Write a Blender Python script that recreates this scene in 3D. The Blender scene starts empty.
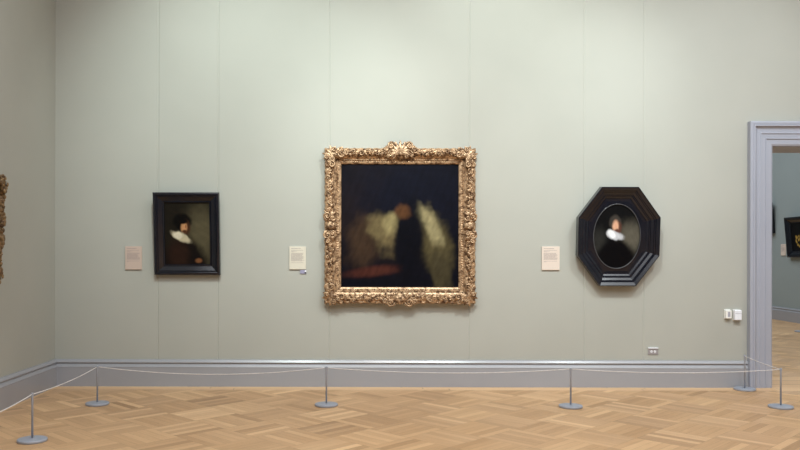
import bpy, bmesh, math, random
from mathutils import Vector, Matrix
import numpy as np

rnd = random.Random(7)
SC = bpy.context.scene
COL = SC.collection
F = 780.0          # focal length in pixels of the 800 px wide frame
CH = 1.525         # camera height
D = 8.92           # distance to the picture wall
VX, VY = 365.0, 253.0


def at(px, py, d):
    """pixel + distance -> (x, z) in the room"""
    return (px - VX) * d / F, CH - (py - VY) * d / F


# ------------------------------------------------------------------ helpers
def mesh_obj(name, verts, faces, mat=None, parent=None, smooth=False, loc=None):
    me = bpy.data.meshes.new(name)
    me.from_pydata([tuple(v) for v in verts], [], faces)
    me.validate()
    bm = bmesh.new(); bm.from_mesh(me)
    bmesh.ops.recalc_face_normals(bm, faces=bm.faces)
    bm.to_mesh(me); bm.free()
    if smooth:
        me.polygons.foreach_set('use_smooth', [True] * len(me.polygons))
    o = bpy.data.objects.new(name, me)
    COL.objects.link(o)
    if mat: me.materials.append(mat)
    if parent: o.parent = parent
    if loc: o.location = loc
    return o


def empty(name, loc, rot=(0, 0, 0)):
    o = bpy.data.objects.new(name, None)
    o.empty_display_size = .1
    COL.objects.link(o)
    o.location = loc; o.rotation_euler = rot
    return o


def tag(o, label=None, cat=None, group=None, kind=None):
    if label: o['label'] = label
    if cat: o['category'] = cat
    if group: o['group'] = group
    if kind: o['kind'] = kind
    return o


class MB:
    """collects shapes into one mesh"""
    def __init__(self): self.v = []; self.f = []
    def add(self, vs, fs):
        n = len(self.v); self.v += [tuple(a) for a in vs]; self.f += [tuple(i + n for i in q) for q in fs]
    def box(self, x0, x1, y0, y1, z0, z1, b=0.0):
        if b <= 0:
            vs = [(x, y, z) for x in (x0, x1) for y in (y0, y1) for z in (z0, z1)]
            self.add(vs, [(0, 1, 3, 2), (4, 6, 7, 5), (0, 4, 5, 1), (2, 3, 7, 6), (0, 2, 6, 4), (1, 5, 7, 3)])
            return
        bm = bmesh.new()
        vs = [bm.verts.new((x, y, z)) for x in (x0, x1) for y in (y0, y1) for z in (z0, z1)]
        for q in [(0, 1, 3, 2), (4, 6, 7, 5), (0, 4, 5, 1), (2, 3, 7, 6), (0, 2, 6, 4), (1, 5, 7, 3)]:
            bm.faces.new([vs[i] for i in q])
        bmesh.ops.bevel(bm, geom=bm.edges[:] , offset=b, segments=2, affect='EDGES', profile=.5)
        bm.verts.index_update()
        self.add([v.co[:] for v in bm.verts], [[v.index for v in f.verts] for f in bm.faces])
        bm.free()
    def prism(self, poly, z0, z1):
        n = len(poly)
        vs = [(x, y, z0) for x, y in poly] + [(x, y, z1) for x, y in poly]
        fs = [tuple(range(n)), tuple(range(n, 2 * n))] + [(i, (i + 1) % n, n + (i + 1) % n, n + i) for i in range(n)]
        self.add(vs, fs)
    def lathe(self, prof, n=32, c=(0, 0, 0)):
        vs = []; fs = []
        for r, z in prof:
            for k in range(n):
                a = 2 * math.pi * k / n
                vs.append((c[0] + r * math.cos(a), c[1] + r * math.sin(a), c[2] + z))
        for j in range(len(prof) - 1):
            for k in range(n):
                k2 = (k + 1) % n
                fs.append((j * n + k, j * n + k2, (j + 1) * n + k2, (j + 1) * n + k))
        fs.append(tuple(range(n))); fs.append(tuple((len(prof) - 1) * n + k for k in range(n)))
        self.add(vs, fs)
    def tube(self, pts, radii, n=7, closed=False):
        pts = [Vector(p) for p in pts]; m = len(pts)
        if not hasattr(radii, '__len__'): radii = [radii] * m
        vs = []; fs = []
        for i, p in enumerate(pts):
            a = pts[(i - 1) % m] if (closed or i > 0) else p
            b = pts[(i + 1) % m] if (closed or i < m - 1) else p
            t = (b - a).normalized()
            up = Vector((0, 1, 0)) if abs(t.y) < .9 else Vector((0, 0, 1))
            s = t.cross(up).normalized(); w = s.cross(t).normalized()
            for k in range(n):
                q = 2 * math.pi * k / n
                vs.append(p + (s * math.cos(q) + w * math.sin(q)) * radii[i])
        rng = m if closed else m - 1
        for i in range(rng):
            j = (i + 1) % m
            for k in range(n):
                k2 = (k + 1) % n
                fs.append((i * n + k, i * n + k2, j * n + k2, j * n + k))
        if not closed:
            fs.append(tuple(range(n))); fs.append(tuple((m - 1) * n + k for k in range(n)))
        self.add(vs, fs)
    def build(self, name, mat, parent=None, smooth=False, loc=None):
        return mesh_obj(name, self.v, self.f, mat, parent, smooth, loc)


# ---------------------------------------------------------------- materials
def principled(name, col, rough=.5, metal=0.0, **kw):
    m = bpy.data.materials.new(name); m.use_nodes = True
    nt = m.node_tree; b = nt.nodes['Principled BSDF']
    b.inputs['Base Color'].default_value = (*col, 1)
    b.inputs['Roughness'].default_value = rough
    b.inputs['Metallic'].default_value = metal
    for k, v in kw.items(): b.inputs[k].default_value = v
    return m, nt, b


def noise_mat(name, c1, c2, scale, rough=.5, metal=0.0, bump=0.0, bscale=None, stretch=(1, 1, 1), detail=4, lo=.35, hi=.65, **kw):
    m, nt, b = principled(name, c1, rough, metal, **kw)
    N, L = nt.nodes, nt.links
    tc = N.new('ShaderNodeTexCoord'); mp = N.new('ShaderNodeMapping')
    mp.inputs['Scale'].default_value = stretch
    L.new(tc.outputs['Object'], mp.inputs['Vector'])
    no = N.new('ShaderNodeTexNoise'); no.inputs['Scale'].default_value = scale; no.inputs['Detail'].default_value = detail
    L.new(mp.outputs[0], no.inputs['Vector'])
    cr = N.new('ShaderNodeValToRGB')
    cr.color_ramp.elements[0].position = lo; cr.color_ramp.elements[0].color = (*c1, 1)
    cr.color_ramp.elements[1].position = hi; cr.color_ramp.elements[1].color = (*c2, 1)
    L.new(no.outputs['Fac'], cr.inputs['Fac']); L.new(cr.outputs[0], b.inputs['Base Color'])
    if bump:
        n2 = N.new('ShaderNodeTexNoise'); n2.inputs['Scale'].default_value = bscale or scale * 3; n2.inputs['Detail'].default_value = 3
        L.new(mp.outputs[0], n2.inputs['Vector'])
        bp = N.new('ShaderNodeBump'); bp.inputs['Strength'].default_value = bump; bp.inputs['Distance'].default_value = .004
        L.new(n2.outputs['Fac'], bp.inputs['Height']); L.new(bp.outputs[0], b.inputs['Normal'])
    return m


WALL = noise_mat('wall_fabric', (.386, .390, .354), (.404, .408, .371), 1.2, .85, bump=.25, bscale=260)
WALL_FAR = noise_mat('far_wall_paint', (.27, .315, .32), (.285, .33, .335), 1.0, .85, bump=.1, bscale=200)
WALL_FRONT = noise_mat('front_wall_darkened', (.13, .13, .12), (.15, .15, .14), 1.2, .85)  # unseen front wall made dark to tone down reflections in the black frames
CEIL = principled('ceiling_plaster', (.72, .72, .68), .9)[0]
GREY = noise_mat('grey_blue_paint', (.315, .322, .352), (.328, .335, .366), 2.0, .24)
DOORGREY = noise_mat('door_paint', (.345, .362, .43), (.357, .374, .443), 2.0, .4)
STEEL = noise_mat('satin_steel', (.33, .36, .43), (.37, .40, .47), 8, .4, .15)
CORD = noise_mat('cord', (.62, .60, .60), (.72, .70, .70), 60, .7)
EBONY = noise_mat('ebonised_wood', (.003, .004, .009), (.006, .007, .013), 6, .16)
EBONY.node_tree.nodes['Principled BSDF'].inputs['Specular IOR Level'].default_value = .55
EBONY2 = noise_mat('ebonised_rim', (.05, .05, .055), (.08, .08, .085), 9, .3)
GOLD = noise_mat('antique_gilding', (.13, .068, .034), (.51, .34, .205), 26, .42, .5, bump=.4, bscale=120, detail=5, lo=.36, hi=.56)
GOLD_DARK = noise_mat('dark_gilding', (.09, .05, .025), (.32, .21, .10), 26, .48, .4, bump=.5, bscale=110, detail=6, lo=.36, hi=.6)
PAPER1 = principled('label_card_pink', (.52, .41, .35), .8)[0]
PAPER2 = principled('label_card_cream', (.62, .58, .49), .8)[0]
PAPER3 = principled('label_card_blush', (.66, .57, .50), .8)[0]
INK = principled('printed_ink', (.30, .25, .25), .8)[0]
LILAC = principled('lilac_tag', (.30, .29, .42), .6)[0]
WHITE = principled('white_plastic', (.80, .82, .88), .45)[0]
CREAM = principled('cream_plastic', (.80, .80, .77), .45)[0]
SCREEN = principled('grey_window', (.38, .38, .44), .3)[0]
DARK = principled('black_plastic', (.02, .02, .022), .4)[0]
PLATE = principled('brushed_plate', (.34, .32, .34), .4, .2)[0]
LINEN = principled('canvas_edge', (.10, .08, .06), .9)[0]


# wood floor: one face per strip with its own tone, grain along the strip
def floor_mat():
    m, nt, b = principled('oak_parquet', (.5, .33, .18), .38)
    N, L = nt.nodes, nt.links
    at_ = N.new('ShaderNodeAttribute'); at_.attribute_name = 'tone'
    uv = N.new('ShaderNodeUVMap'); uv.uv_map = 'grain'
    mp = N.new('ShaderNodeMapping'); mp.inputs['Scale'].default_value = (2.2, 42, 1)
    L.new(uv.outputs[0], mp.inputs['Vector'])
    no = N.new('ShaderNodeTexNoise'); no.inputs['Scale'].default_value = 1.0; no.inputs['Detail'].default_value = 5
    no.inputs['Distortion'].default_value = .6
    L.new(mp.outputs[0], no.inputs['Vector'])
    ad = N.new('ShaderNodeMath'); ad.operation = 'MULTIPLY_ADD'; ad.inputs[1].default_value = .38
    L.new(no.outputs['Fac'], ad.inputs[0])
    sb = N.new('ShaderNodeMath'); sb.operation = 'SUBTRACT'; sb.inputs[1].default_value = .19
    L.new(at_.outputs['Fac'], sb.inputs[0]); L.new(sb.outputs[0], ad.inputs[2])
    cr = N.new('ShaderNodeValToRGB')
    e = cr.color_ramp.elements
    e[0].position = 0; e[0].color = (.34, .195, .092, 1)
    e[1].position = 1; e[1].color = (.76, .50, .27, 1)
    k = e.new(.5); k.color = (.56, .345, .178, 1)
    L.new(ad.outputs[0], cr.inputs['Fac'])
    # thin dark joint at the edge of each strip
    uv2 = N.new('ShaderNodeUVMap'); uv2.uv_map = 'cell'
    sp = N.new('ShaderNodeSeparateXYZ'); L.new(uv2.outputs[0], sp.inputs[0])
    def edge(sock, w):
        p = N.new('ShaderNodeMath'); p.operation = 'PINGPONG'; p.inputs[1].default_value = .5
        L.new(sock, p.inputs[0])
        c = N.new('ShaderNodeMath'); c.operation = 'LESS_THAN'; c.inputs[1].default_value = w
        L.new(p.outputs[0], c.inputs[0]); return c
    e1 = edge(sp.outputs[0], .003); e2 = edge(sp.outputs[1], .016)
    mx = N.new('ShaderNodeMath'); mx.operation = 'MAXIMUM'
    L.new(e1.outputs[0], mx.inputs[0]); L.new(e2.outputs[0], mx.inputs[1])
    fm = N.new('ShaderNodeMath'); fm.operation = 'MULTIPLY'; fm.inputs[1].default_value = .55
    L.new(mx.outputs[0], fm.inputs[0])
    mc = N.new('ShaderNodeMix'); mc.data_type = 'RGBA'
    L.new(fm.outputs[0], mc.inputs[0]); L.new(cr.outputs[0], mc.inputs[6]); mc.inputs[7].default_value = (.10, .055, .028, 1)
    L.new(mc.outputs[2], b.inputs['Base Color'])
    b.inputs['Anisotropic'].default_value = .75
    tg = N.new('ShaderNodeTangent'); tg.direction_type = 'UV_MAP'; tg.uv_map = 'grain'
    L.new(tg.outputs[0], b.inputs['Tangent'])
    return m
OAK = floor_mat()


def clip(poly, x0, x1, y0, y1):
    """clip (x,y,u,v,a,b) polygon to a rectangle"""
    for ax, lim, sgn in ((0, x0, 1), (0, x1, -1), (1, y0, 1), (1, y1, -1)):
        out = []
        for i in range(len(poly)):
            p, q = poly[i], poly[(i + 1) % len(poly)]
            ip, iq = (p[ax] - lim) * sgn >= 0, (q[ax] - lim) * sgn >= 0
            if ip: out.append(p)
            if ip != iq:
                t = (lim - p[ax]) / (q[ax] - p[ax])
                out.append(tuple(a + (b - a) * t for a, b in zip(p, q)))
        poly = out
        if len(poly) < 3: return []
    return poly


def make_floor(name, x0, x1, y0, y1, border=.23, seed=1):
    R = random.Random(seed)
    polys = []
    P = .631; s = P / math.sqrt(2); X0, Y0 = -1.852, 6.45
    ns = 6
    bx0, bx1, by0, by1 = x0 + border * .4, x1 - border, y0 + border, y1 - border
    for typ in (0, 1):
        a = Vector((1, -1)).normalized() if typ == 0 else Vector((1, 1)).normalized()
        b = Vector((1, 1)).normalized() if typ == 0 else Vector((1, -1)).normalized()
        i0 = int((x0 - X0) / P) - 2; i1 = int((x1 - X0) / P) + 2
        j0 = int((y0 - Y0) / P) - 2; j1 = int((y1 - Y0) / P) + 2
        for i in range(i0, i1 + 1):
            for j in range(j0, j1 + 1):
                c = Vector((X0 + P * i + typ * P / 2, Y0 + P * j + typ * P / 2))
                bt = R.gauss(.5, .07)
                for k in range(ns):
                    w0 = -s / 2 + s * k / ns; w1 = w0 + s / ns
                    tone = min(1, max(0, bt + R.gauss(0, .12) + (.3 if R.random() < .06 else 0)))
                    ou, ov = R.random() * 50, R.random() * 50
                    q = []
                    for (l, w, ca, cb) in ((-s / 2, w0, 0, 0), (s / 2, w0, 1, 0), (s / 2, w1, 1, 1), (-s / 2, w1, 0, 1)):
                        p = c + a * l + b * w
                        q.append((p.x, p.y, ou + l, ov + w, ca, cb))
                    q = clip(q, bx0, bx1, by0, by1)
                    if len(q) >= 3: polys.append((q, tone))
    def boards(xa, xb, ya, yb, along):
        n = max(1, round(((yb - ya) if along == 'x' else (xb - xa)) / .077))
        for k in range(n):
            if along == 'x':
                u = xa
                while u < xb - .01:
                    L_ = R.uniform(1.2, 2.6); e = min(xb, u + L_)
                    w0 = ya + (yb - ya) * k / n; w1 = ya + (yb - ya) * (k + 1) / n
                    o = R.random() * 50
                    polys.append(([(u, w0, o + u, o + w0, 0, 0), (e, w0, o + e, o + w0, 1, 0), (e, w1, o + e, o + w1, 1, 1), (u, w1, o + u, o + w1, 0, 1)], R.gauss(.82, .1)))  # pale border wood, toned lighter to include the reflection near the wall
                    u = e
            else:
                u = ya
                while u < yb - .01:
                    L_ = R.uniform(1.2, 2.6); e = min(yb, u + L_)
                    w0 = xa + (xb - xa) * k / n; w1 = xa + (xb - xa) * (k + 1) / n
                    o = R.random() * 50
                    polys.append(([(w0, u, o + u, o + w0, 0, 0), (w1, u, o + u, o + w1, 0, 1), (w1, e, o + e, o + w1, 1, 1), (w0, e, o + e, o + w0, 1, 0)], R.gauss(.6, .1)))
                    u = e
    boards(x0, x1, by1, y1, 'x'); boards(x0, x1, y0, by0, 'x')
    boards(x0, bx0, by0, by1, 'y'); boards(bx1, x1, by0, by1, 'y')
    return polys


def floor_obj(name, polys):
    vs = []; fs = []; uv1 = []; uv2 = []; tones = []
    for q, t in polys:
        ar = sum(q[i][0] * q[(i + 1) % len(q)][1] - q[(i + 1) % len(q)][0] * q[i][1] for i in range(len(q)))
        if ar < 0: q = q[::-1]
        n = len(vs)
        for p in q:
            vs.append((p[0], p[1], 0)); uv1.append(p[2:4]); uv2.append(p[4:6])
        fs.append(tuple(range(n, n + len(q)))); tones.append(t)
    me = bpy.data.meshes.new(name); me.from_pydata(vs, [], fs)
    a = me.uv_layers.new(name='grain'); b = me.uv_layers.new(name='cell')
    for li, lp in enumerate(me.loops):
        a.data[li].uv = uv1[lp.vertex_index]; b.data[li].uv = uv2[lp.vertex_index]
    at_ = me.attributes.new('tone', 'FLOAT', 'FACE')
    at_.data.foreach_set('value', tones)
    me.materials.append(OAK)
    o = bpy.data.objects.new(name, me); COL.objects.link(o)
    tag(o, kind='structure')
    return o


# ------------------------------------------------------------- room numbers
LX = -3.545; RX = 8.2; FY = -3.0; H = 6.0
DX0, DX1, DZ = 4.645, 6.35, 2.756        # doorway opening
WT = .54                                 # wall thickness
NX0, NX1, NY1 = 1.5, 9.58, 24.0          # next room

main = make_floor('floor', LX, RX, FY, D, seed=3)
nxt = make_floor('floor', NX0, NX1, D + WT, NY1, seed=5)
R = random.Random(9)
thr = []
for k in range(7):                       # threshold boards in the doorway
    w0 = D + WT * k / 7; w1 = D + WT * (k + 1) / 7; o_ = R.random() * 40
    thr.append(([(DX0, w0, o_, o_, 0, 0), (DX1, w0, o_ + 1.7, o_, 1, 0), (DX1, w1, o_ + 1.7, o_ + .07, 1, 1), (DX0, w1, o_, o_ + .07, 0, 1)], R.gauss(.6, .1)))
floor_obj('floor', main + nxt + thr)

# picture wall with fabric seams (real grooves), doorway left open
seams = [(p - VX) * D / F for p in (158, 218, 329.3, 469, 584, 643.5)] + [5.6, 6.9]
def wall_profile(xa, xb):
    pts = [(xa, D + WT), (xa, D)]
    for s_ in seams:
        if xa + .02 < s_ < xb - .02:
            pts += [(s_ - .008, D), (s_ - .004, D + .004), (s_ + .002, D + .004), (s_ + .014, D)]
    pts += [(xb, D), (xb, D + WT)]
    return pts
w = MB()
w.prism(wall_profile(LX - .3, DX0), 0, H)
w.prism(wall_profile(DX0, DX1), DZ, H)
w.prism(wall_profile(DX1, RX + .3), 0, H)
tag(w.build('wall_back', WALL), kind='structure')
w = MB(); w.box(LX - .3, LX, FY - .3, D, 0, H); tag(w.build('wall_left', WALL), kind='structure')
w = MB(); w.box(RX, RX + .3, FY - .3, D, 0, H); tag(w.build('wall_right', WALL), kind='structure')
w = MB(); w.box(LX, RX, FY - .3, FY, 0, H); tag(w.build('wall_front', WALL_FRONT), kind='structure')
# ceiling with laylight openings
def ceiling(name, x0, x1, y0, y1, ox0, ox1, oy0, oy1):
    c = MB()
    c.box(x0, x1, y0, oy0, H, H + .2); c.box(x0, x1, oy1, y1, H, H + .2)
    c.box(x0, ox0, oy0, oy1, H, H + .2); c.box(ox1, x1, oy0, oy1, H, H + .2)
    tag(c.build(name, CEIL), kind='structure')
    c = MB()
    nx = 5; ny = 5
    for i in range(nx + 1):
        x = ox0 + (ox1 - ox0) * i / nx; c.box(x - .03, x + .03, oy0, oy1, H + .05, H + .12)
    for i in range(ny + 1):
        y = oy0 + (oy1 - oy0) * i / ny; c.box(ox0, ox1, y - .03, y + .03, H + .06, H + .11)
    tag(c.build('trim_laylight' if name == 'ceiling' else 'trim_laylight_next_room', GREY), kind='structure')
ceiling('ceiling', LX - .3, RX + .3, FY - .3, D + .27, -3.2, 7.9, -.8, 6.3)
ceiling('ceiling_next_room', NX0 - .3, NX1 + .3, D + .27, NY1 + .3, 3.5, 8.0, 11.5, 21.5)
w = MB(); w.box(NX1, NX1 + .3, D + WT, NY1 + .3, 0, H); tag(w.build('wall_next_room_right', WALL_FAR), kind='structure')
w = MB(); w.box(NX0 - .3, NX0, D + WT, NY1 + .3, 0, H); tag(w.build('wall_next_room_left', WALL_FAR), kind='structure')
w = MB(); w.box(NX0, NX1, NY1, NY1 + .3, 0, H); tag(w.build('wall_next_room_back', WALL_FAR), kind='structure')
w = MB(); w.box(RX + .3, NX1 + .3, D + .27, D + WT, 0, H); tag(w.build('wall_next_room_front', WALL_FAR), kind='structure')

# baseboards: moulded profile (t out from the wall, z)
BP = [(0, 0), (.044, 0), (.044, .216), (.046, .218), (.046, .221), (.033, .246), (.028, .251), (.024, .254), (.023, .258), (.024, .264), (.028, .267),
      (.034, .268), (.036, .271), (.036, .275), (.022, .298), (.014, .302), (0, .304)]
def baseboard(name, p0, p1, n, mitre0=0, mitre1=0, scale=1.0, mat=GREY):
    p0 = Vector(p0); p1 = Vector(p1); d = (p1 - p0).normalized(); n = Vector(n)
    vs = []; fs = []
    for P_, m in ((p0, mitre0), (p1, mitre1)):
        for t, z in BP:
            q = P_ + n * t + d * t * m
            vs.append((q.x, q.y, z * scale))
    k = len(BP)
    fs = [(i, (i + 1) % k, k + (i + 1) % k, k + i) for i in range(k)] + [tuple(range(k)), tuple(range(k, 2 * k))]
    tag(mesh_obj(name, vs, fs, mat), kind='structure')
AW = .275     # architrave width
baseboard('baseboard_back', (LX, D), (DX0 - AW + .001, D), (0, -1), 1, 0)
baseboard('baseboard_back_right', (DX1 + AW - .001, D), (RX, D), (0, -1), 0, -1)
baseboard('baseboard_left', (LX, FY), (LX, D), (1, 0), 1, -1)
baseboard('baseboard_right', (RX, FY), (RX, D), (-1, 0), 1, -1)
baseboard('baseboard_front', (LX, FY), (RX, FY), (0, 1), 1, -1)
baseboard('baseboard_next_room_right', (NX1, D + WT), (NX1, NY1), (-1, 0), 1, -1, 1.0)
baseboard('baseboard_next_room_back', (NX0, NY1), (NX1, NY1), (0, -1), 1, -1, 1.0)
baseboard('baseboard_next_room_left', (NX0, D + WT), (NX0, NY1), (1, 0), 1, -1, 1.0)

# doorway: stepped architrave, lining, plinth blocks
door = empty('door_1', (0, D, 0)); tag(door, kind='structure')
AP = [(0, 0), (0, .072), (.012, .080), (.030, .080), (.036, .074), (.042, .080), (.050, .083), (.056, .074), (.060, .060),
      (.084, .046), (.112, .044), (.120, .051), (.130, .050), (.134, .040), (.176, .038), (.180, .045), (.188, .044),
      (.192, .033), (.244, .031), (.250, .027), (.262, .020), (.262, 0)]   # (inward from outer edge, forward)
AP = [(t * AW / .262, h) for t, h in AP]
def architrave(front=True):
    vs = []; fs = []
    k = len(AP)
    sg = -1 if front else 1; y0 = 0 if front else WT
    for t, h in AP:
        xa = DX0 - AW + t; xb = DX1 + AW - t; zt = DZ + AW - t
        for (x, z) in ((xa, 0), (xa, zt), (xb, zt), (xb, 0)):
            vs.append((x, y0 + sg * h, z))
    for i in range(k):
        j = (i + 1) % k
        for c in range(3):
            fs.append((i * 4 + c, i * 4 + c + 1, j * 4 + c + 1, j * 4 + c))
    fs.append(tuple(i * 4 for i in range(k))); fs.append(tuple(i * 4 + 3 for i in range(k)))
    mesh_obj('architrave', vs, fs, DOORGREY, door)
architrave(True); architrave(False)
l = MB()
l.box(DX0 - .001, DX0 + .006, 0, WT, 0, DZ); l.box(DX1 - .006, DX1 + .001, 0, WT, 0, DZ); l.box(DX0, DX1, 0, WT, DZ - .006, DZ + .001)
l.build('lining', DOORGREY, door)
for fn in (lambda t: DX0 - AW + t, lambda t: DX1 + AW - t):
    b = MB(); b.prism([(fn(-.003 + t * (AW + .0045) / AW), -(h + .005 if h > 0 else .001)) for t, h in AP], 0, .292)
    b.build('plinth_block', DOORGREY, door)


# ------------------------------------------------------------- paintings
def painting(name, W, Hh, fn, parent, y=-.012, nx=150, rough=.42, ellipse=None):
    """flat canvas in the local xz plane, colours of the paint stored per point"""
    nz = int(nx * Hh / W)
    xs = np.linspace(-W / 2, W / 2, nx + 1); zs = np.linspace(-Hh / 2, Hh / 2, nz + 1)
    X, Z = np.meshgrid(xs, zs)
    U = X / W + .5; V = .5 - Z / Hh       # u right, v DOWN
    colr = fn(U, V)
    vs = np.stack([X.ravel(), np.full(X.size, y), Z.ravel()], 1)
    fs = []
    for j in range(nz):
        for i in range(nx):
            a = j * (nx + 1) + i; fs.append((a, a + 1, a + nx + 2, a + nx + 1))
    n0 = len(vs)
    back = [(-W / 2, y + .008, -Hh / 2), (W / 2, y + .008, -Hh / 2), (W / 2, y + .008, Hh / 2), (-W / 2, y + .008, Hh / 2)]
    me = bpy.data.meshes.new(name)
    me.from_pydata(vs.tolist() + back, [], fs + [(n0, n0 + 3, n0 + 2, n0 + 1)])
    ca = me.color_attributes.new('paint', 'FLOAT_COLOR', 'POINT')
    buf = np.ones((len(me.vertices), 4), dtype=np.float32) * .05
    buf[:n0, :3] = colr.reshape(-1, 3); buf[:, 3] = 1
    ca.data.foreach_set('color', buf.ravel())
    m, nt, b = principled(name + '_paint', (.1, .1, .1), rough)
    N, L = nt.nodes, nt.links
    b.inputs['Specular IOR Level'].default_value = .10
    a_ = N.new('ShaderNodeAttribute'); a_.attribute_name = 'paint'
    L.new(a_.outputs['Color'], b.inputs['Base Color'])
    tc = N.new('ShaderNodeTexCoord'); no = N.new('ShaderNodeTexNoise'); no.inputs['Scale'].default_value = 70
    L.new(tc.outputs['Object'], no.inputs['Vector'])
    bp = N.new('ShaderNodeBump'); bp.inputs['Strength'].default_value = .12; bp.inputs['Distance'].default_value = .002
    L.new(no.outputs['Fac'], bp.inputs['Height']); L.new(bp.outputs[0], b.inputs['Normal'])
    me.materials.append(m)
    o = bpy.data.objects.new(name, me); COL.objects.link(o); o.parent = parent
    return o


def sn(U, V, f, s):
    """cheap smooth noise, -1..1"""
    g = np.random.RandomState(s)
    o = np.zeros_like(U); a = 1; t = 0
    for k in range(4):
        for q in range(3):
            an = g.uniform(0, 6.28); ph = g.uniform(0, 6.28); ff = f * (1.7 ** k) * g.uniform(.8, 1.25)
            o += a * np.sin(6.28 * ff * (U * math.cos(an) + V * math.sin(an)) + ph); t += a * .6
        a *= .6
    return np.clip(o / t, -1, 1)


def lin(r, g, b):
    f = lambda c: (c / 255 / 12.92) if c / 255 <= .04045 else ((c / 255 + .055) / 1.055) ** 2.4
    return np.array([f(r), f(g), f(b)])


def blob(img, U, V, cx, cy, rx, ry, colr, rot=0, soft=.5, amt=1.0, wob=.12, seed=1):
    c, s = math.cos(math.radians(rot)), math.sin(math.radians(rot))
    dx, dy = U - cx, V - cy
    a = (dx * c + dy * s) / rx; b = (-dx * s + dy * c) / ry
    r = np.sqrt(a * a + b * b) + wob * sn(U, V, 4, seed)
    m = np.clip((1 + soft / 2 - r) / soft, 0, 1); m = m * m * (3 - 2 * m) * amt
    return img * (1 - m[..., None]) + np.asarray(colr) * m[..., None]


def paint_large(U, V):
    im = np.zeros(U.shape + (3,)) + lin(8, 9, 18)
    im = blob(im, U, V, .34, .40, .42, .36, lin(27, 20, 22), soft=1.3, seed=2)
    im = blob(im, U, V, .62, .26, .50, .30, lin(12, 14, 26), soft=1.2, seed=3)
    im = blob(im, U, V, .19, .62, .12, .20, lin(54, 40, 30), rot=8, soft=1.0, seed=4, wob=.3)
    im = blob(im, U, V, .36, .56, .11, .15, lin(96, 84, 58), rot=-30, soft=1.0, seed=5, wob=.4)
    im = blob(im, U, V, .43, .47, .06, .09, lin(132, 120, 84), rot=30, soft=1.1, seed=15, wob=.4)
    im = blob(im, U, V, .80, .66, .12, .26, lin(74, 66, 44), rot=-14, soft=1.0, seed=6, wob=.4)
    im = blob(im, U, V, .76, .49, .065, .15, lin(140, 130, 96), rot=-22, soft=1.1, seed=7, wob=.4)
    im = blob(im, U, V, .84, .86, .08, .18, lin(60, 54, 38), soft=1, seed=8, wob=.4)
    im = blob(im, U, V, .28, .87, .22, .04, lin(66, 34, 28), rot=-6, soft=1.1, seed=10)
    im = blob(im, U, V, .58, .62, .13, .30, lin(6, 7, 15), soft=.6, seed=12, wob=.2)
    im = blob(im, U, V, .52, .38, .06, .05, lin(92, 60, 36), soft=1.3, seed=13, wob=.4, amt=.7)
    f = 1 + .10 * sn(U, V, 8, 20)
    g = 1 + .18 * sn(U * 1.6 + .5 * V, V * .55 + .15 * U, 9, 21)      # long soft folds
    return np.clip(im * (f * g)[..., None], 0, 1)


def paint_left(U, V):
    im = np.zeros(U.shape + (3,)) + lin(30, 27, 20)
    im = blob(im, U, V, .78, .52, .42, .4, lin(78, 72, 54), soft=1.4, seed=2)
    im = blob(im, U, V, .10, .20, .4, .5, lin(26, 23, 18), soft=1.2, seed=3)
    im = blob(im, U, V, .44, 1.04, .46, .46, lin(17, 13, 12), soft=.4, seed=4, wob=.06)
    im = blob(im, U, V, .30, .86, .22, .26, lin(38, 24, 18), soft=1.1, seed=5)
    im = blob(im, U, V, .39, .31, .20, .13, lin(8, 8, 8), soft=.4, seed=6, wob=.08)
    im = blob(im, U, V, .47, .40, .10, .12, lin(60, 38, 26), soft=.6, seed=11, wob=.06)
    im = blob(im, U, V, .435, .395, .065, .085, lin(180, 132, 92), soft=.8, seed=7, wob=.12)
    im = blob(im, U, V, .445, .465, .05, .028, lin(70, 42, 28), soft=.9, seed=12, wob=.1)
    im = blob(im, U, V, .41, .30, .10, .05, lin(10, 9, 9), soft=.6, seed=13, wob=.1)
    im = blob(im, U, V, .47, .385, .012, .03, lin(120, 78, 52), soft=1, seed=15)
    im = blob(im, U, V, .37, .555, .21, .066, lin(176, 166, 140), rot=20, soft=.6, seed=8, wob=.2)
    im = blob(im, U, V, .29, .525, .10, .052, lin(206, 198, 176), rot=10, soft=.8, seed=14, wob=.2)
    im = blob(im, U, V, .74, .93, .07, .035, lin(112, 74, 48), soft=1.0, seed=9)
    f = 1 + .12 * sn(U, V, 7, 22)
    return np.clip(im * f[..., None], 0, 1)


def paint_oval(U, V):
    im = np.zeros(U.shape + (3,)) + lin(12, 13, 15)
    im = blob(im, U, V, .80, .52, .26, .22, lin(86, 82, 72), soft=1.4, seed=2)
    im = blob(im, U, V, .12, .60, .18, .2, lin(40, 40, 38), soft=1.3, seed=3)
    im = blob(im, U, V, .48, .99, .43, .45, lin(5, 5, 8), soft=.3, seed=4, wob=.04)
    im = blob(im, U, V, .46, .285, .115, .11, lin(58, 54, 50), soft=.5, seed=6, wob=.1)
    im = blob(im, U, V, .52, .37, .08, .10, lin(84, 56, 46), soft=.6, seed=11, wob=.06)
    im = blob(im, U, V, .475, .345, .065, .085, lin(206, 160, 132), soft=.8, seed=7, wob=.12)
    im = blob(im, U, V, .505, .425, .055, .035, lin(92, 60, 50), soft=.9, seed=12, wob=.1)
    im = blob(im, U, V, .46, .487, .185, .064, lin(186, 188, 194), rot=10, soft=.5, seed=8, wob=.18)
    im = blob(im, U, V, .40, .465, .09, .050, lin(230, 232, 236), rot=30, soft=.8, seed=14, wob=.15)
    f = 1 + .1 * sn(U, V, 7, 23)
    return np.clip(im * f[..., None], 0, 1)


def paint_far(U, V):
    im = np.zeros(U.shape + (3,)) + lin(13, 13, 15)
    for i in range(16):
        im = blob(im, U, V, .3 + .35 * rnd.random(), .45 + .4 * rnd.random(), .035, .045, lin(170, 140, 70), soft=.8, seed=i + 3)
    return np.clip(im, 0, 1)


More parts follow.
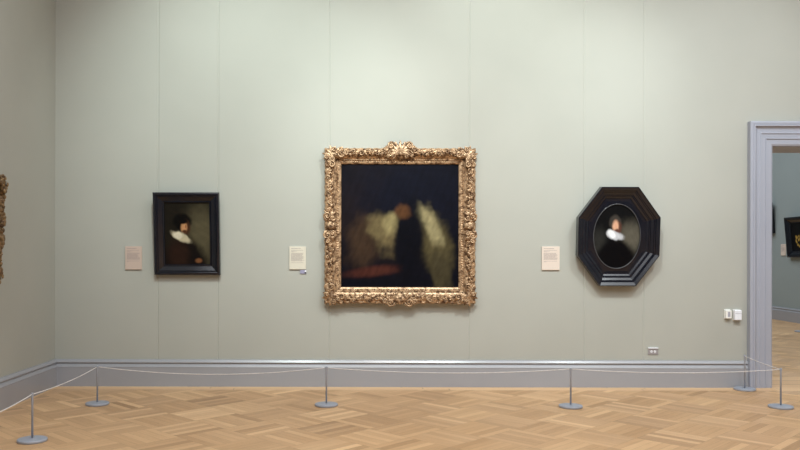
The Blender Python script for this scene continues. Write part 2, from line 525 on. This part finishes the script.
# ------------------------------------------------------------- frames
def offset_poly(poly, t):
    """offset a clockwise/ccw convex polygon inward by t (centre at 0,0)"""
    n = len(poly); out = []
    lines = []
    for i in range(n):
        p = Vector(poly[i]); q = Vector(poly[(i + 1) % n]); d = (q - p).normalized()
        nn = Vector((-d.y, d.x))
        if nn.dot(p) > 0: nn = -nn          # towards centre
        lines.append((p + nn * t, d))
    for i in range(n):
        p, d = lines[i - 1]; q, e = lines[i]
        den = d.x * e.y - d.y * e.x
        k = ((q.x - p.x) * e.y - (q.y - p.y) * e.x) / den
        out.append((p.x + d.x * k, p.y + d.y * k))
    return out


def sweep(poly, prof, name, mat, parent):
    vs = []; fs = []; n = len(poly)
    for t, h in prof:
        for x, z in offset_poly(poly, t): vs.append((x, -h, z))
    for j in range(len(prof) - 1):
        for i in range(n):
            k = (i + 1) % n
            fs.append((j * n + i, j * n + k, (j + 1) * n + k, (j + 1) * n + i))
    j = len(prof) - 1
    for i in range(n):
        k = (i + 1) % n
        fs.append((j * n + i, j * n + k, k, i))
    return mesh_obj(name, vs, fs, mat, parent)


def hang(name, px0, px1, py0, py1, lean=0.0, depth=.06):
    """an empty at the middle of the frame's back; lean tips the top forward"""
    d = D - depth
    x0, z1 = at(px0, py0, d); x1, z0 = at(px1, py1, d)
    hh = (z1 - z0) / 2
    e = empty(name, ((x0 + x1) / 2, D - .004 - math.sin(lean) * hh, (z0 + z1) / 2), (lean, 0, 0))
    return e, x1 - x0, z1 - z0

rect = lambda W, Hh: [(-W / 2, -Hh / 2), (W / 2, -Hh / 2), (W / 2, Hh / 2), (-W / 2, Hh / 2)]

# 1. portrait in black rectangular frame
e, W, Hh = hang('framed_painting', 153.2, 219.2, 192.4, 275.4, lean=.10, depth=.11)
tag(e, 'small painting in plain black rectangular frame, tipped forward, left of the gilt one', 'painting')
PR = [(0, 0), (0, .050), (.006, .060), (.012, .063), (.026, .063), (.030, .056), (.036, .052), (.040, .056), (.046, .055),
      (.052, .047), (.100, .020), (.104, .026), (.110, .026), (.116, .020), (.119, .012), (.119, .002)]
sweep(rect(W, Hh), PR, 'frame', EBONY, e)
painting('canvas', W - .225, Hh - .225, paint_left, e, y=-.010, nx=110)

# 2. octagonal frame with oval opening
d_ = D - .09
cx, cz = at(617.6, 235.6, d_)
e = empty('framed_painting', (cx, D - .004 - math.sin(.08) * .557, cz), (.08, 0, 0))
tag(e, 'oval portrait set in a black stepped octagonal frame, between the gilt frame and the doorway', 'painting')
o8 = [(-.206, .560), (.206, .560), (.461, .216), (.461, -.216), (.206, -.560), (-.206, -.560), (-.461, -.216), (-.461, .216)]
P8 = [(0, 0), (0, .096), (.004, .102), (.010, .102), (.042, .084), (.044, .073), (.060, .071), (.062, .064), (.066, .063), (.090, .049),
      (.092, .041), (.106, .040), (.108, .034), (.112, .033), (.130, .023), (.134, .018), (.165, .0165), (.165, .002)]
sweep(o8, P8, 'frame', EBONY, e)
inner = offset_poly(o8, .163)
rx, rz = .266, .366
vs = []; fs = []; n = 0
def ray_poly(poly, a):
    dx, dz = math.cos(a), math.sin(a); best = 9
    for i in range(len(poly)):
        p, q = poly[i], poly[(i + 1) % len(poly)]
        ex, ez = q[0] - p[0], q[1] - p[1]
        den = dx * ez - dz * ex
        if abs(den) < 1e-9: continue
        t = (p[0] * ez - p[1] * ex) / den; u = (p[0] * dz - p[1] * dx) / den
        if t > 0 and -1e-6 <= u <= 1 + 1e-6: best = min(best, t)
    return best * dx, best * dz
angs = sorted([2 * math.pi * k / 88 + .001 for k in range(88)] + [math.atan2(z, x) % (2 * math.pi) for x, z in inner])
for a in angs:
    ox, oz = ray_poly(inner, a)
    ex, ez = rx * math.cos(a), rz * math.sin(a)
    vs += [(ox, -.017, oz), (ex, -.017, ez), (ex * .985, -.008, ez * .985)]
n = len(angs)
for k in range(n):
    j = (k + 1) % n
    fs += [(k * 3, j * 3, j * 3 + 1, k * 3 + 1), (k * 3 + 1, j * 3 + 1, j * 3 + 2, k * 3 + 2)]
mesh_obj('spandrel', vs, fs, EBONY, e)
r_ = MB(); r_.tube([(rx * math.cos(2 * math.pi * k / 80), -.0185, rz * math.sin(2 * math.pi * k / 80)) for k in range(80)], .0045, 8, closed=True)
r_.build('oval_rim', EBONY2, e, smooth=True)
painting('canvas', .546, .745, paint_oval, e, y=-.0085, nx=120)


# 3. carved gilt frames
GP = [(0, 0), (0, .060), (.015, .074), (.06, .084), (.10, .088), (.13, .082), (.16, .084), (.22, .092), (.30, .094), (.40, .084), (.50, .068), (.60, .052),
      (.67, .044), (.69, .040), (.71, .046), (.74, .049), (.77, .046), (.79, .038), (.90, .036), (.97, .030), (1.0, .024), (1.0, .008)]
def gph(v):
    for (a, b), (c, d) in zip(GP[1:], GP[2:]):
        if a <= v <= c and c > a: return b + (d - b) * (v - a) / (c - a)
    return .05


def petal(mb, bx, bz, ang, L_, wd, h0, h1, bulge=.014, curl=0.0):
    """a leaf lobe lying on the frame; ang in the frame plane"""
    vs = []; fs = []; n = 6
    for i in range(n + 1):
        t = i / n
        a = ang + curl * t
        c = Vector((bx + math.cos(ang + curl * t * .5) * L_ * t, bz + math.sin(ang + curl * t * .5) * L_ * t))
        w_ = wd * math.sin(math.pi * min(.97, .12 + t * .86)) ** .7 * .5
        nx, nz = -math.sin(a), math.cos(a)
        hh = h0 + (h1 - h0) * t + bulge * math.sin(math.pi * min(1, t * 1.05))
        for s_, hb in ((-1, -.012), (-.55, .004), (0, -.003), (.55, .004), (1, -.012)):
            vs.append((c.x + nx * w_ * s_, -(hh + hb), c.y + nz * w_ * s_))
    for i in range(n):
        for j in range(4):
            a = i * 5 + j; fs.append((a, a + 1, a + 6, a + 5))
    mb.add(vs, fs)


def scroll(mb, cx, cz, r0, a0, turns, hand, h, thick=.009, tail=1.0):
    pts = []; rad = []; n = int(16 * turns) + 2
    for i in range(n + 1):
        t = i / n
        a = a0 + hand * turns * 2 * math.pi * t
        r = r0 * (1 - .78 * t ** .8)
        pts.append((cx + r * math.cos(a), -(h + .006 * math.sin(math.pi * t) + .006 * t), cz + r * math.sin(a)))
        rad.append(thick * (.45 + .55 * math.sin(math.pi * min(1, .15 + t * .8))))
    pts_r = rad; mb.tube(pts, pts_r, 6)
    a = a0 + hand * turns * 2 * math.pi
    r = r0 * .12                                   # button at the eye
    vs = []; fs = []
    R0 = thick * 1.1
    for j in range(4):
        q = j / 3 * math.pi / 2
        for k in range(8):
            w_ = 2 * math.pi * k / 8
            vs.append((cx + r * math.cos(a) + R0 * math.cos(q) * math.cos(w_), -(h + .008 + R0 * math.sin(q)), cz + r * math.sin(a) + R0 * math.cos(q) * math.sin(w_)))
    for j in range(3):
        for k in range(8):
            k2 = (k + 1) % 8; fs.append((j * 8 + k, j * 8 + k2, j * 8 + 8 + k2, j * 8 + 8 + k))
    mb.add(vs, fs)


def gilt_frame(e, W, Hh, wl, wt, wb, mat, crest=1.0, seed=4):
    """wl side rail, wt top rail, wb bottom rail widths"""
    R = random.Random(seed)
    O = [(-W / 2, -Hh / 2), (W / 2, -Hh / 2), (W / 2, Hh / 2), (-W / 2, Hh / 2)]
    I = [(-W / 2 + wl, -Hh / 2 + wb), (W / 2 - wl, -Hh / 2 + wb), (W / 2 - wl, Hh / 2 - wt), (-W / 2 + wl, Hh / 2 - wt)]
    wd = [wb, wl, wt, wl]
    # moulding: fine grid with carved relief
    vs = []; ring = []; step = .008
    vv = []
    for (a, b), (c, d) in zip(GP, GP[1:]):
        k = max(1, int(abs(c - a) / .035))
        for i in range(k): vv.append((a + (c - a) * i / k, b + (d - b) * i / k))
    vv.append(GP[-1])
    cols = 0
    for s_ in range(4):
        o0, o1 = Vector(O[s_]), Vector(O[(s_ + 1) % 4]); i0, i1 = Vector(I[s_]), Vector(I[(s_ + 1) % 4])
        Ls = (o1 - o0).length; n = int(Ls / step); outn = Vector(((o1 - o0).y, -(o1 - o0).x)).normalized()
        for i in range(n):
            u = i / n; m = u * Ls - Ls / 2; am = abs(m)
            fade = min(1, min(u, 1 - u) * Ls / (wd[s_] * .6))
            for (v, h) in vv:
                p = (o0 + (o1 - o0) * u) * (1 - v) + (i0 + (i1 - i0) * u) * v
                rel = 0
                if .13 < v < .60:
                    env = math.sin(math.pi * (v - .13) / .47)
                    rel = env * (.010 * math.sin(am * 62 + 7 * math.sin(v * 9 + am * 9)) + .007 * math.sin(am * 117 - v * 34 + 2) + .005 * math.sin(am * 201 + v * 51))
                if .73 < v < .83: rel = .004 * math.sin(am * 190)
                if v < .12 and h > .04:
                    p = p + outn * (.003 * math.sin(am * 75))
                vs.append((p.x, -(h + rel * fade), p.y))
            cols += 1
    nv = len(vv); fs = []
    for c in range(cols):
        c2 = (c + 1) % cols
        for k in range(nv - 1):
            fs.append((c * nv + k, c2 * nv + k, c2 * nv + k + 1, c * nv + k + 1))
        fs.append((c * nv + nv - 1, c2 * nv + nv - 1, c2 * nv, c * nv))
    mesh_obj('moulding', vs, fs, mat, e, smooth=False)
    # running scrollwork, mirrored about the middle of each side
    for s_ in range(4):
        o0, o1 = Vector(O[s_]), Vector(O[(s_ + 1) % 4]); mid = (o0 + o1) / 2
        al = (o1 - o0).normalized(); inw = Vector((-al.y, al.x)); Ls = (o1 - o0).length; w_ = wd[s_]
        base = math.atan2(al.y, al.x)
        def P(m, v):
            q = mid + al * m + inw * (v * w_); return q.x, q.y
        half = Ls / 2 - w_ * .8; st = half / max(3, round(half / .088)); k = 0
        for sg in (-1, 1):
            mb = MB()
            m = st * .9; k = 0
            while m < half + .01:
                v = .23 if k % 2 else .35
                x, z = P(sg * m, v)
                scroll(mb, x, z, w_ * R.uniform(.14, .19), base + (1.2 if k % 2 else -1.4) * sg, R.uniform(1.1, 1.5), sg * (1 if k % 2 else -1), gph(v) - .002, .0075)
                x, z = P(sg * (m + st * .45), .33)
                for q in range(5):
                    an = base + (0 if sg > 0 else math.pi) + (q - 2) * .62 + (.5 if k % 2 else -.5)
                    petal(mb, x, z, an, w_ * R.uniform(.17, .27), w_ * .13, gph(.33) - .002, gph(.35) - .012, .010, R.uniform(-.5, .5))
                x, z = P(sg * (m - st * .2), .10)
                petal(mb, x, z, base + (.5 if sg > 0 else math.pi - .5), w_ * .20, w_ * .12, .074, .082, .009, .7 * sg)
                x, z = P(sg * (m + st * .25), .52)
                petal(mb, x, z, base + (-.3 if sg > 0 else math.pi + .3), w_ * .20, w_ * .11, .058, .050, .009, -.8 * sg)
                m += st; k += 1
            mb.build('scrollwork', mat, e, smooth=True)
        # centre cartouche
        mb = MB(); up = crest if s_ == 2 else (.16 if s_ == 0 else -.25)
        rise = .086 * up
        bx, bz = P(0, .42); out = base - math.pi / 2
        np_ = 9
        for q in range(np_):
            t = (q - (np_ - 1) / 2) / ((np_ - 1) / 2)
            L_ = (w_ * .42 + rise) * (1 - .22 * t * t)
            petal(mb, bx, bz, out + t * 1.3, L_, w_ * .24, .096, .096 - .01 * up, .016, t * .4)
        for q in range(5):
            t = (q - 2) / 2
            petal(mb, *P(0, .45), out + math.pi + t * .9, w_ * .32, w_ * .14, .096, .056, .008, t * .3)
        for sg in (-1, 1):
            x, z = P(sg * w_ * .58, .12 - .26 * up); scroll(mb, x, z, w_ * .26, base + (math.pi if sg > 0 else 0), 1.5, sg, .092, .013)
            x, z = P(sg * w_ * .92, .16 - .10 * up); scroll(mb, x, z, w_ * .18, base - 1.6, 1.4, -sg, .096, .011)
            x, z = P(sg * w_ * .46, .50); scroll(mb, x, z, w_ * .17, base + 1.4, 1.3, sg, .088, .011)
            x, z = P(sg * w_ * .30, .05 - .25 * up); petal(mb, x, z, out + sg * .7, w_ * .24, w_ * .18, .09, .09, .012, sg * .8)
            x, z = P(sg * w_ * .62, .42)
            for q in range(4):
                petal(mb, x, z, base + (0 if sg > 0 else math.pi) + (q - 1.5) * .55, w_ * .36, w_ * .15, gph(.4), gph(.45) - .012, .014, .3)
        x, z = P(0, .38)
        for q in range(8):                        # rosette boss
            petal(mb, x, z, q * math.pi / 4, w_ * .13, w_ * .10, .112, .104, .007)
        mb.build('centre_ornament', mat, e, smooth=True)
    # corner leaves
    for c in range(4):
        mb = MB(); o = Vector(O[c]); i = Vector(I[c]); dv = (o - i); ang = math.atan2(dv.y, dv.x); w_ = (wl + wd[0 if c < 2 else 2]) / 2
        b = o - dv.normalized() * w_ * .80
        for q in range(11):
            t = (q - 5) / 5
            L_ = w_ * (.76 - .05 * abs(t)) * (1.0 if q % 2 == 0 else .9)
            petal(mb, b.x, b.y, ang + t * 1.9, L_, w_ * .24, .088, .080, .010, t * .9)
        for q in range(7):
            t = (q - 3) / 3
            petal(mb, b.x, b.y, ang + t * 1.5, w_ * .34, w_ * .15, .098, .094, .008, t * .6)
        for sg in (-1, 1):
            a2 = ang + sg * math.pi / 4
            x, y = o.x - dv.normalized().x * w_ * .6 + math.cos(a2 + sg * math.pi / 2) * w_ * .62, o.y - dv.normalized().y * w_ * .6 + math.sin(a2 + sg * math.pi / 2) * w_ * .62
            scroll(mb, x, y, w_ * .25, a2, 1.5, -sg, .100, .012)
            scroll(mb, x + math.cos(a2) * w_ * .30, y + math.sin(a2) * w_ * .30, w_ * .15, a2 + 2, 1.3, sg, .088, .010)
            x, y = b.x + math.cos(a2) * w_ * .42, b.y + math.sin(a2) * w_ * .42
            scroll(mb, x, y, w_ * .16, a2 - sg, 1.4, sg, .104, .009)
            x, y = b.x + math.cos(ang + sg * 1.5) * w_ * .40, b.y + math.sin(ang + sg * 1.5) * w_ * .40
            scroll(mb, x, y, w_ * .15, a2 - sg, 1.4, -sg, .100, .009)
        mb.build('corner_ornament', mat, e, smooth=True)


e, W, Hh = hang('framed_painting', 324.4, 475.6, 147.9, 303.6, lean=.0, depth=.08)
e.location.y = D - .003
tag(e, 'largest painting, dark canvas in a carved gilt frame with shell crest', 'painting')
wl, wt, wb = .188, .178, .185
gilt_frame(e, W, Hh, wl, wt, wb, GOLD)
p = painting('canvas', W - 2 * wl + .012, Hh - wt - wb + .012, paint_large, e, y=-.014, nx=170)
p.location = (0, 0, (wb - wt) / 2)

# gilt frame on the left wall, only its right edge in view
e = empty('framed_painting', (LX + .003 + .5 * math.sin(.05), 7.41 - .47, 1.735), (.05, 0, math.pi / 2))
tag(e, 'gilt carved frame on the left wall, cut off by the left photo edge', 'painting')
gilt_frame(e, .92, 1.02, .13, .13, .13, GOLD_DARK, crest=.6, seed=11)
painting('canvas', .672, .772, lambda U, V: np.zeros(U.shape + (3,)) + lin(24, 20, 17) * (1 + .3 * sn(U, V, 3, 5))[..., None], e, y=-.014, nx=40)

# pictures in the next room
def black_frame(loc, W, Hh, label, lean, fn, rw=.12):
    e = empty('framed_painting', loc, (lean, 0, -math.pi / 2)); tag(e, label, 'painting')
    k = rw / .119
    sweep(rect(W, Hh), [(t * k, h * 1.25) for t, h in PR], 'frame', EBONY, e)
    painting('canvas', W - 2 * rw + .02, Hh - 2 * rw + .02, fn, e, y=-.012, nx=60)
yc = F * NX1 / (783 - VX)     # distance where the left edge of the frame is seen
black_frame((NX1 - .004 - math.sin(.09) * .45, 17.14, 1.90), .84, .90, 'black framed picture with gold flecks on the far wall through the doorway', .09, paint_far, .15)
black_frame((NX1 - .004 - math.sin(.1) * .36, 18.57, 2.37), .74, .72, 'sliver of a dark picture beside the doorway edge, further along the far wall', .1,
            lambda U, V: blob(np.zeros(U.shape + (3,)) + lin(18, 18, 22), U, V, .75, .72, .3, .3, lin(150, 110, 60), soft=.8), .07)


# ------------------------------------------------------------- wall labels
def wall_label(px0, px1, py0, py1, mat, label, rot=None, seed=1, rows=9, tailrows=1):
    R = random.Random(seed)
    if rot is None:
        x0, z1 = at(px0, py0, D - .012); x1, z0 = at(px1, py1, D - .012)
        W, Hh = x1 - x0, z1 - z0
        e = empty('wall_label', ((x0 + x1) / 2, D, z0))
    else:
        W, Hh = .2, .26; e = empty('wall_label', rot, (0, 0, -math.pi / 2))
    tag(e, label, 'label', 'wall text labels')
    b = MB(); b.box(-W / 2, W / 2, -.016, -.0005, 0, Hh, .0012); b.build('card', mat, e)
    t = MB()
    def line(z, h, x0, x1):
        x = x0
        while x < x1 - .004:
            l_ = min(R.uniform(.006, .02), x1 - x); t.box(x, x + l_, -.0166, -.0161, z - h, z); x += l_ + .0022
    m = W * .1; z = Hh * .915
    line(z, .0055, -W / 2 + m, W / 2 - m - W * .22); z -= .022
    line(z, .003, -W / 2 + m, W / 2 - m - W * .05); z -= .008
    line(z, .003, -W / 2 + m, W / 2 - m - W * .45); z -= .008
    line(z, .003, -W / 2 + m, -W / 2 + m + W * .2); z -= .015
    for k in range(rows):
        line(z, .0038, -W / 2 + m, W / 2 - m - R.uniform(.0, .16) * W); z -= .0088
    z -= .012
    for k in range(tailrows + 1):
        line(z, .003, -W / 2 + m, W / 2 - m - W * (.05 if k == 0 else .65)); z -= .008
    t.build('printed_text', INK, e)
    return e
wall_label(125.3, 141.9, 246.8, 270.0, PAPER1, 'pinkish text label mounted left of the smaller black rectangular frame', seed=2)
wall_label(289.4, 306.0, 246.6, 269.5, PAPER2, 'cream text label mounted just left of the large gilt frame', seed=3, rows=11, tailrows=0)
wall_label(541.9, 559.6, 246.0, 269.6, PAPER3, 'pale blush text label mounted left of the black octagonal frame', seed=4)
wall_label(0, 0, 0, 0, PAPER3, 'small pale label on the far wall, through the doorway beside a black frame', rot=(NX1, 17.84, 1.49), seed=5)
# small lilac tag under the middle label
x0, z1 = at(300.1, 270.1, D - .01); x1, z0 = at(306.4, 273.8, D - .01)
e = empty('number_tag', ((x0 + x1) / 2, D, z0)); tag(e, 'tiny lilac tag stuck to the wall under the cream label', 'tag')
W, Hh = x1 - x0, z1 - z0
b = MB(); b.box(-W / 2, W / 2, -.010, -.0005, 0, Hh, .001); b.build('plate', LILAC, e)
b = MB(); b.box(W * .26, W * .48, -.0108, -.0101, Hh * .45, Hh * .92); b.build('white_mark', WHITE, e)
b = MB(); b.box(W * .22, W * .47, -.0108, -.0101, Hh * .08, Hh * .42); b.build('dark_mark', DARK, e)

# ------------------------------------------------------------- wall devices
x0, z1 = at(725.6, 309.0, D - .02); x1, z0 = at(731.2, 317.9, D - .03)
e = empty('thermostat', ((x0 + x1) / 2, D, z0)); tag(e, 'small cream wall sensor box with a grey display, left of the white box', 'wall sensor')
W, Hh = .068, z1 - z0
b = MB(); b.box(-W / 2 - .004, W / 2 - .004, -.012, -.0005, 0, Hh + .006, .002); b.build('back_plate', CREAM, e)
b = MB(); b.box(-W / 2, W / 2, -.040, -.011, .002, Hh - .004, .005); b.build('housing', CREAM, e)
b = MB(); b.box(-W * .17, W * .26, -.0415, -.0395, Hh * .22, Hh * .78, .0006); b.build('display', SCREEN, e)
x0, z1 = at(733.9, 309.0, D - .03); x1, z0 = at(742.1, 319.6, D - .045)
e = empty('wall_sensor', ((x0 + x1) / 2, D, z0)); tag(e, 'white rounded wall box nearest to the doorway frame', 'wall sensor')
W, Hh = x1 - x0, z1 - z0
b = MB(); b.box(-W / 2, W / 2, -.010, -.0005, -.002, Hh + .002, .002); b.build('back_plate', CREAM, e)
b = MB(); b.box(-W / 2 + .002, W / 2 - .002, -.050, -.009, .002, Hh - .002, .008); b.build('cover', WHITE, e)
b = MB(); b.box(-W / 2 + .008, W / 2 - .008, -.0515, -.0495, Hh * .64, Hh * .67); b.build('vent_slot', SCREEN, e)

x0, z1 = at(648.2, 347.0, D); x1, z0 = at(658.2, 353.9, D)
e = empty('power_outlet', ((x0 + x1) / 2, D, z0)); tag(e, 'small metal double power outlet set in the wall just above the baseboard', 'power outlet')
W, Hh = x1 - x0, z1 - z0
b = MB(); b.box(-W / 2, W / 2, -.007, -.0005, 0, Hh, .0015); b.build('face_plate', PLATE, e)
b = MB(); b.box(-W / 2, W / 2, -.016, -.0005, Hh - .010, Hh + .002, .002); b.build('top_lip', WHITE, e)
for sx in (-.020, .020):
    b = MB()
    b.prism([(sx + .0135 * math.cos(2 * math.pi * k / 20), .035 + .0145 * math.sin(2 * math.pi * k / 20)) for k in range(20)], -.0095, -.006)
    s_ = mesh_obj('socket', [(x, z, y) for x, y, z in b.v], b.f, WHITE, e)
    b = MB(); b.box(sx - .006, sx - .0035, -.0100, -.0094, .035, .043); b.box(sx + .0035, sx + .006, -.0100, -.0094, .035, .043); b.box(sx - .002, sx + .002, -.0100, -.0094, .025, .029)
    b.build('slot', DARK, s_)


# ------------------------------------------------------------- barrier posts
TOP = .379
def make_post(loc, label):
    e = empty('barrier_post', loc); tag(e, label, 'barrier post', 'low rope barrier posts')
    b = MB(); b.lathe([(.109, 0), (.114, .003), (.116, .010), (.115, .019), (.110, .0235), (.030, .0255), (.012, .027)], 48)
    b.build('base', STEEL, e, smooth=False)
    b = MB(); b.lathe([(.0085, .0205), (.0085, TOP - .016), (.0085, TOP - .010)], 16); b.build('pole', STEEL, e, smooth=True)
    b = MB(); b.lathe([(.0088, TOP - .012), (.0115, TOP - .010), (.0115, TOP + .010), (.009, TOP + .013), (.004, TOP + .014)], 16); b.build('cap', STEEL, e)
    return e

def copy_post(src, loc, label):
    r = src.copy(); COL.objects.link(r); r.location = loc; r['label'] = label
    for ch in list(src.children):
        c = ch.copy(); COL.objects.link(c); c.parent = r
    return r

S = {}
S[1] = make_post((-2.68, 6.29, 0), 'low grey barrier post nearest the left wall, largest and lowest in the photo')
S[2] = copy_post(S[1], (-2.677, 7.81, 0), 'low grey barrier post in the left corner where the cord turns')
S[3] = copy_post(S[1], (-.382, 7.78, 0), 'low grey barrier post in front of the left side of the gilt frame')
S[4] = copy_post(S[1], (2.042, 7.73, 0), 'low grey barrier post in front of the black octagonal frame')
S[5] = copy_post(S[1], (4.124, 7.73, 0), 'low grey barrier post in front of the doorway, nearest the right edge')
S[6] = copy_post(S[1], (4.256, 8.735, 0), 'low grey barrier post against the baseboard beside the doorway frame')
S[7] = copy_post(S[1], (8.53, 15.25, 0), 'barrier post base in the next room, just inside the right photo edge')
S[8] = copy_post(S[1], (-2.70, 4.75, 0), 'low grey barrier post standing outside the left photo edge, holding the cord end')

def cord(a, b, sag, label):
    pa = Vector(S[a].location) + Vector((0, 0, TOP)); pb = Vector(S[b].location) + Vector((0, 0, TOP))
    mid = (pa + pb) / 2
    d = (pb - pa).normalized()
    pa2 = pa + d * .0125; pb2 = pb - d * .0125
    n = 28; pts = []
    for i in range(n + 1):
        t = i / n; p = pa2.lerp(pb2, t); p.z -= sag * 4 * t * (1 - t); pts.append(p)
    mb = MB(); mb.tube([p - Vector((mid.x, mid.y, 0)) for p in pts], .0038, 8)
    o = mb.build('stretched_rope', CORD, smooth=True, loc=(mid.x, mid.y, 0))
    tag(o, label, 'rope', 'pale elastic cords between the posts')
cord(8, 1, .035, 'pale cord running off the left edge of the photo from the nearest post')
cord(1, 2, .022, 'pale cord running beside the left wall into the corner')
cord(2, 3, .070, 'pale cord sagging below the smaller black rectangular frame')
cord(3, 4, .045, 'pale cord strung below the large gilt frame')
cord(4, 5, .035, 'pale cord strung below the octagonal frame towards the doorway')
cord(5, 6, .006, 'short pale cord angled back to the wall beside the doorway')


# ------------------------------------------------------------- light
def area(name, xy, sx, sy, power, colr, rot=(0, 0, 0)):
    l_ = bpy.data.lights.new(name, 'AREA'); l_.shape = 'RECTANGLE'; l_.size = sx; l_.size_y = sy
    l_.energy = power; l_.color = colr
    o = bpy.data.objects.new(name, l_); COL.objects.link(o); o.location = (*xy, H + .4); o.rotation_euler = rot
    return o
area('laylight_daylight', (2.35, 2.75), 11.0, 7.0, 900, (.97, .98, 1.0))
area('laylight_daylight_next_room', (5.75, 16.5), 4.4, 9.9, 540, (.88, .95, 1.0))
def spot(loc, tgt, power, colr, size=50, blend=1.0, rad=.15):
    l_ = bpy.data.lights.new('track_light', 'SPOT'); l_.energy = power; l_.color = colr
    l_.spot_size = math.radians(size); l_.spot_blend = blend; l_.shadow_soft_size = rad
    o = bpy.data.objects.new('track_light', l_); COL.objects.link(o); o.location = loc
    o.rotation_euler = (Vector(tgt) - Vector(loc)).to_track_quat('-Z', 'Y').to_euler()
spot((-1.2, 5.4, 5.7), (-1.4, D, 3.1), 740, (.86, 1, .95), 66)
spot((1.4, 5.4, 5.7), (1.5, D, 3.1), 800, (.89, 1, .96), 74)
spot((3.9, 5.4, 5.7), (4.1, D, 2.6), 520, (.90, .99, 1), 72)
spot((.4, 5.0, 5.7), (.4, D, 1.7), 200, (1, .95, .9), 50)

wd_ = bpy.data.worlds.new('world'); SC.world = wd_; wd_.use_nodes = True
wd_.node_tree.nodes['Background'].inputs[0].default_value = (.6, .65, .7, 1)
wd_.node_tree.nodes['Background'].inputs[1].default_value = .3

# ------------------------------------------------------------- camera
cam = bpy.data.cameras.new('camera'); co = bpy.data.objects.new('camera', cam); COL.objects.link(co)
cam.sensor_width = 36; cam.lens = F / 800 * 36
cam.shift_x = (400 - VX) / 800; cam.shift_y = (VY - 225) / 800
co.location = (0, 0, CH); co.rotation_euler = (math.pi / 2, math.radians(-.13), 0)
SC.camera = co
SC.view_settings.view_transform = 'Standard'; SC.view_settings.look = 'None'
SC.view_settings.exposure = -0.04; SC.view_settings.gamma = 1; SC.view_settings.use_curve_mapping = False
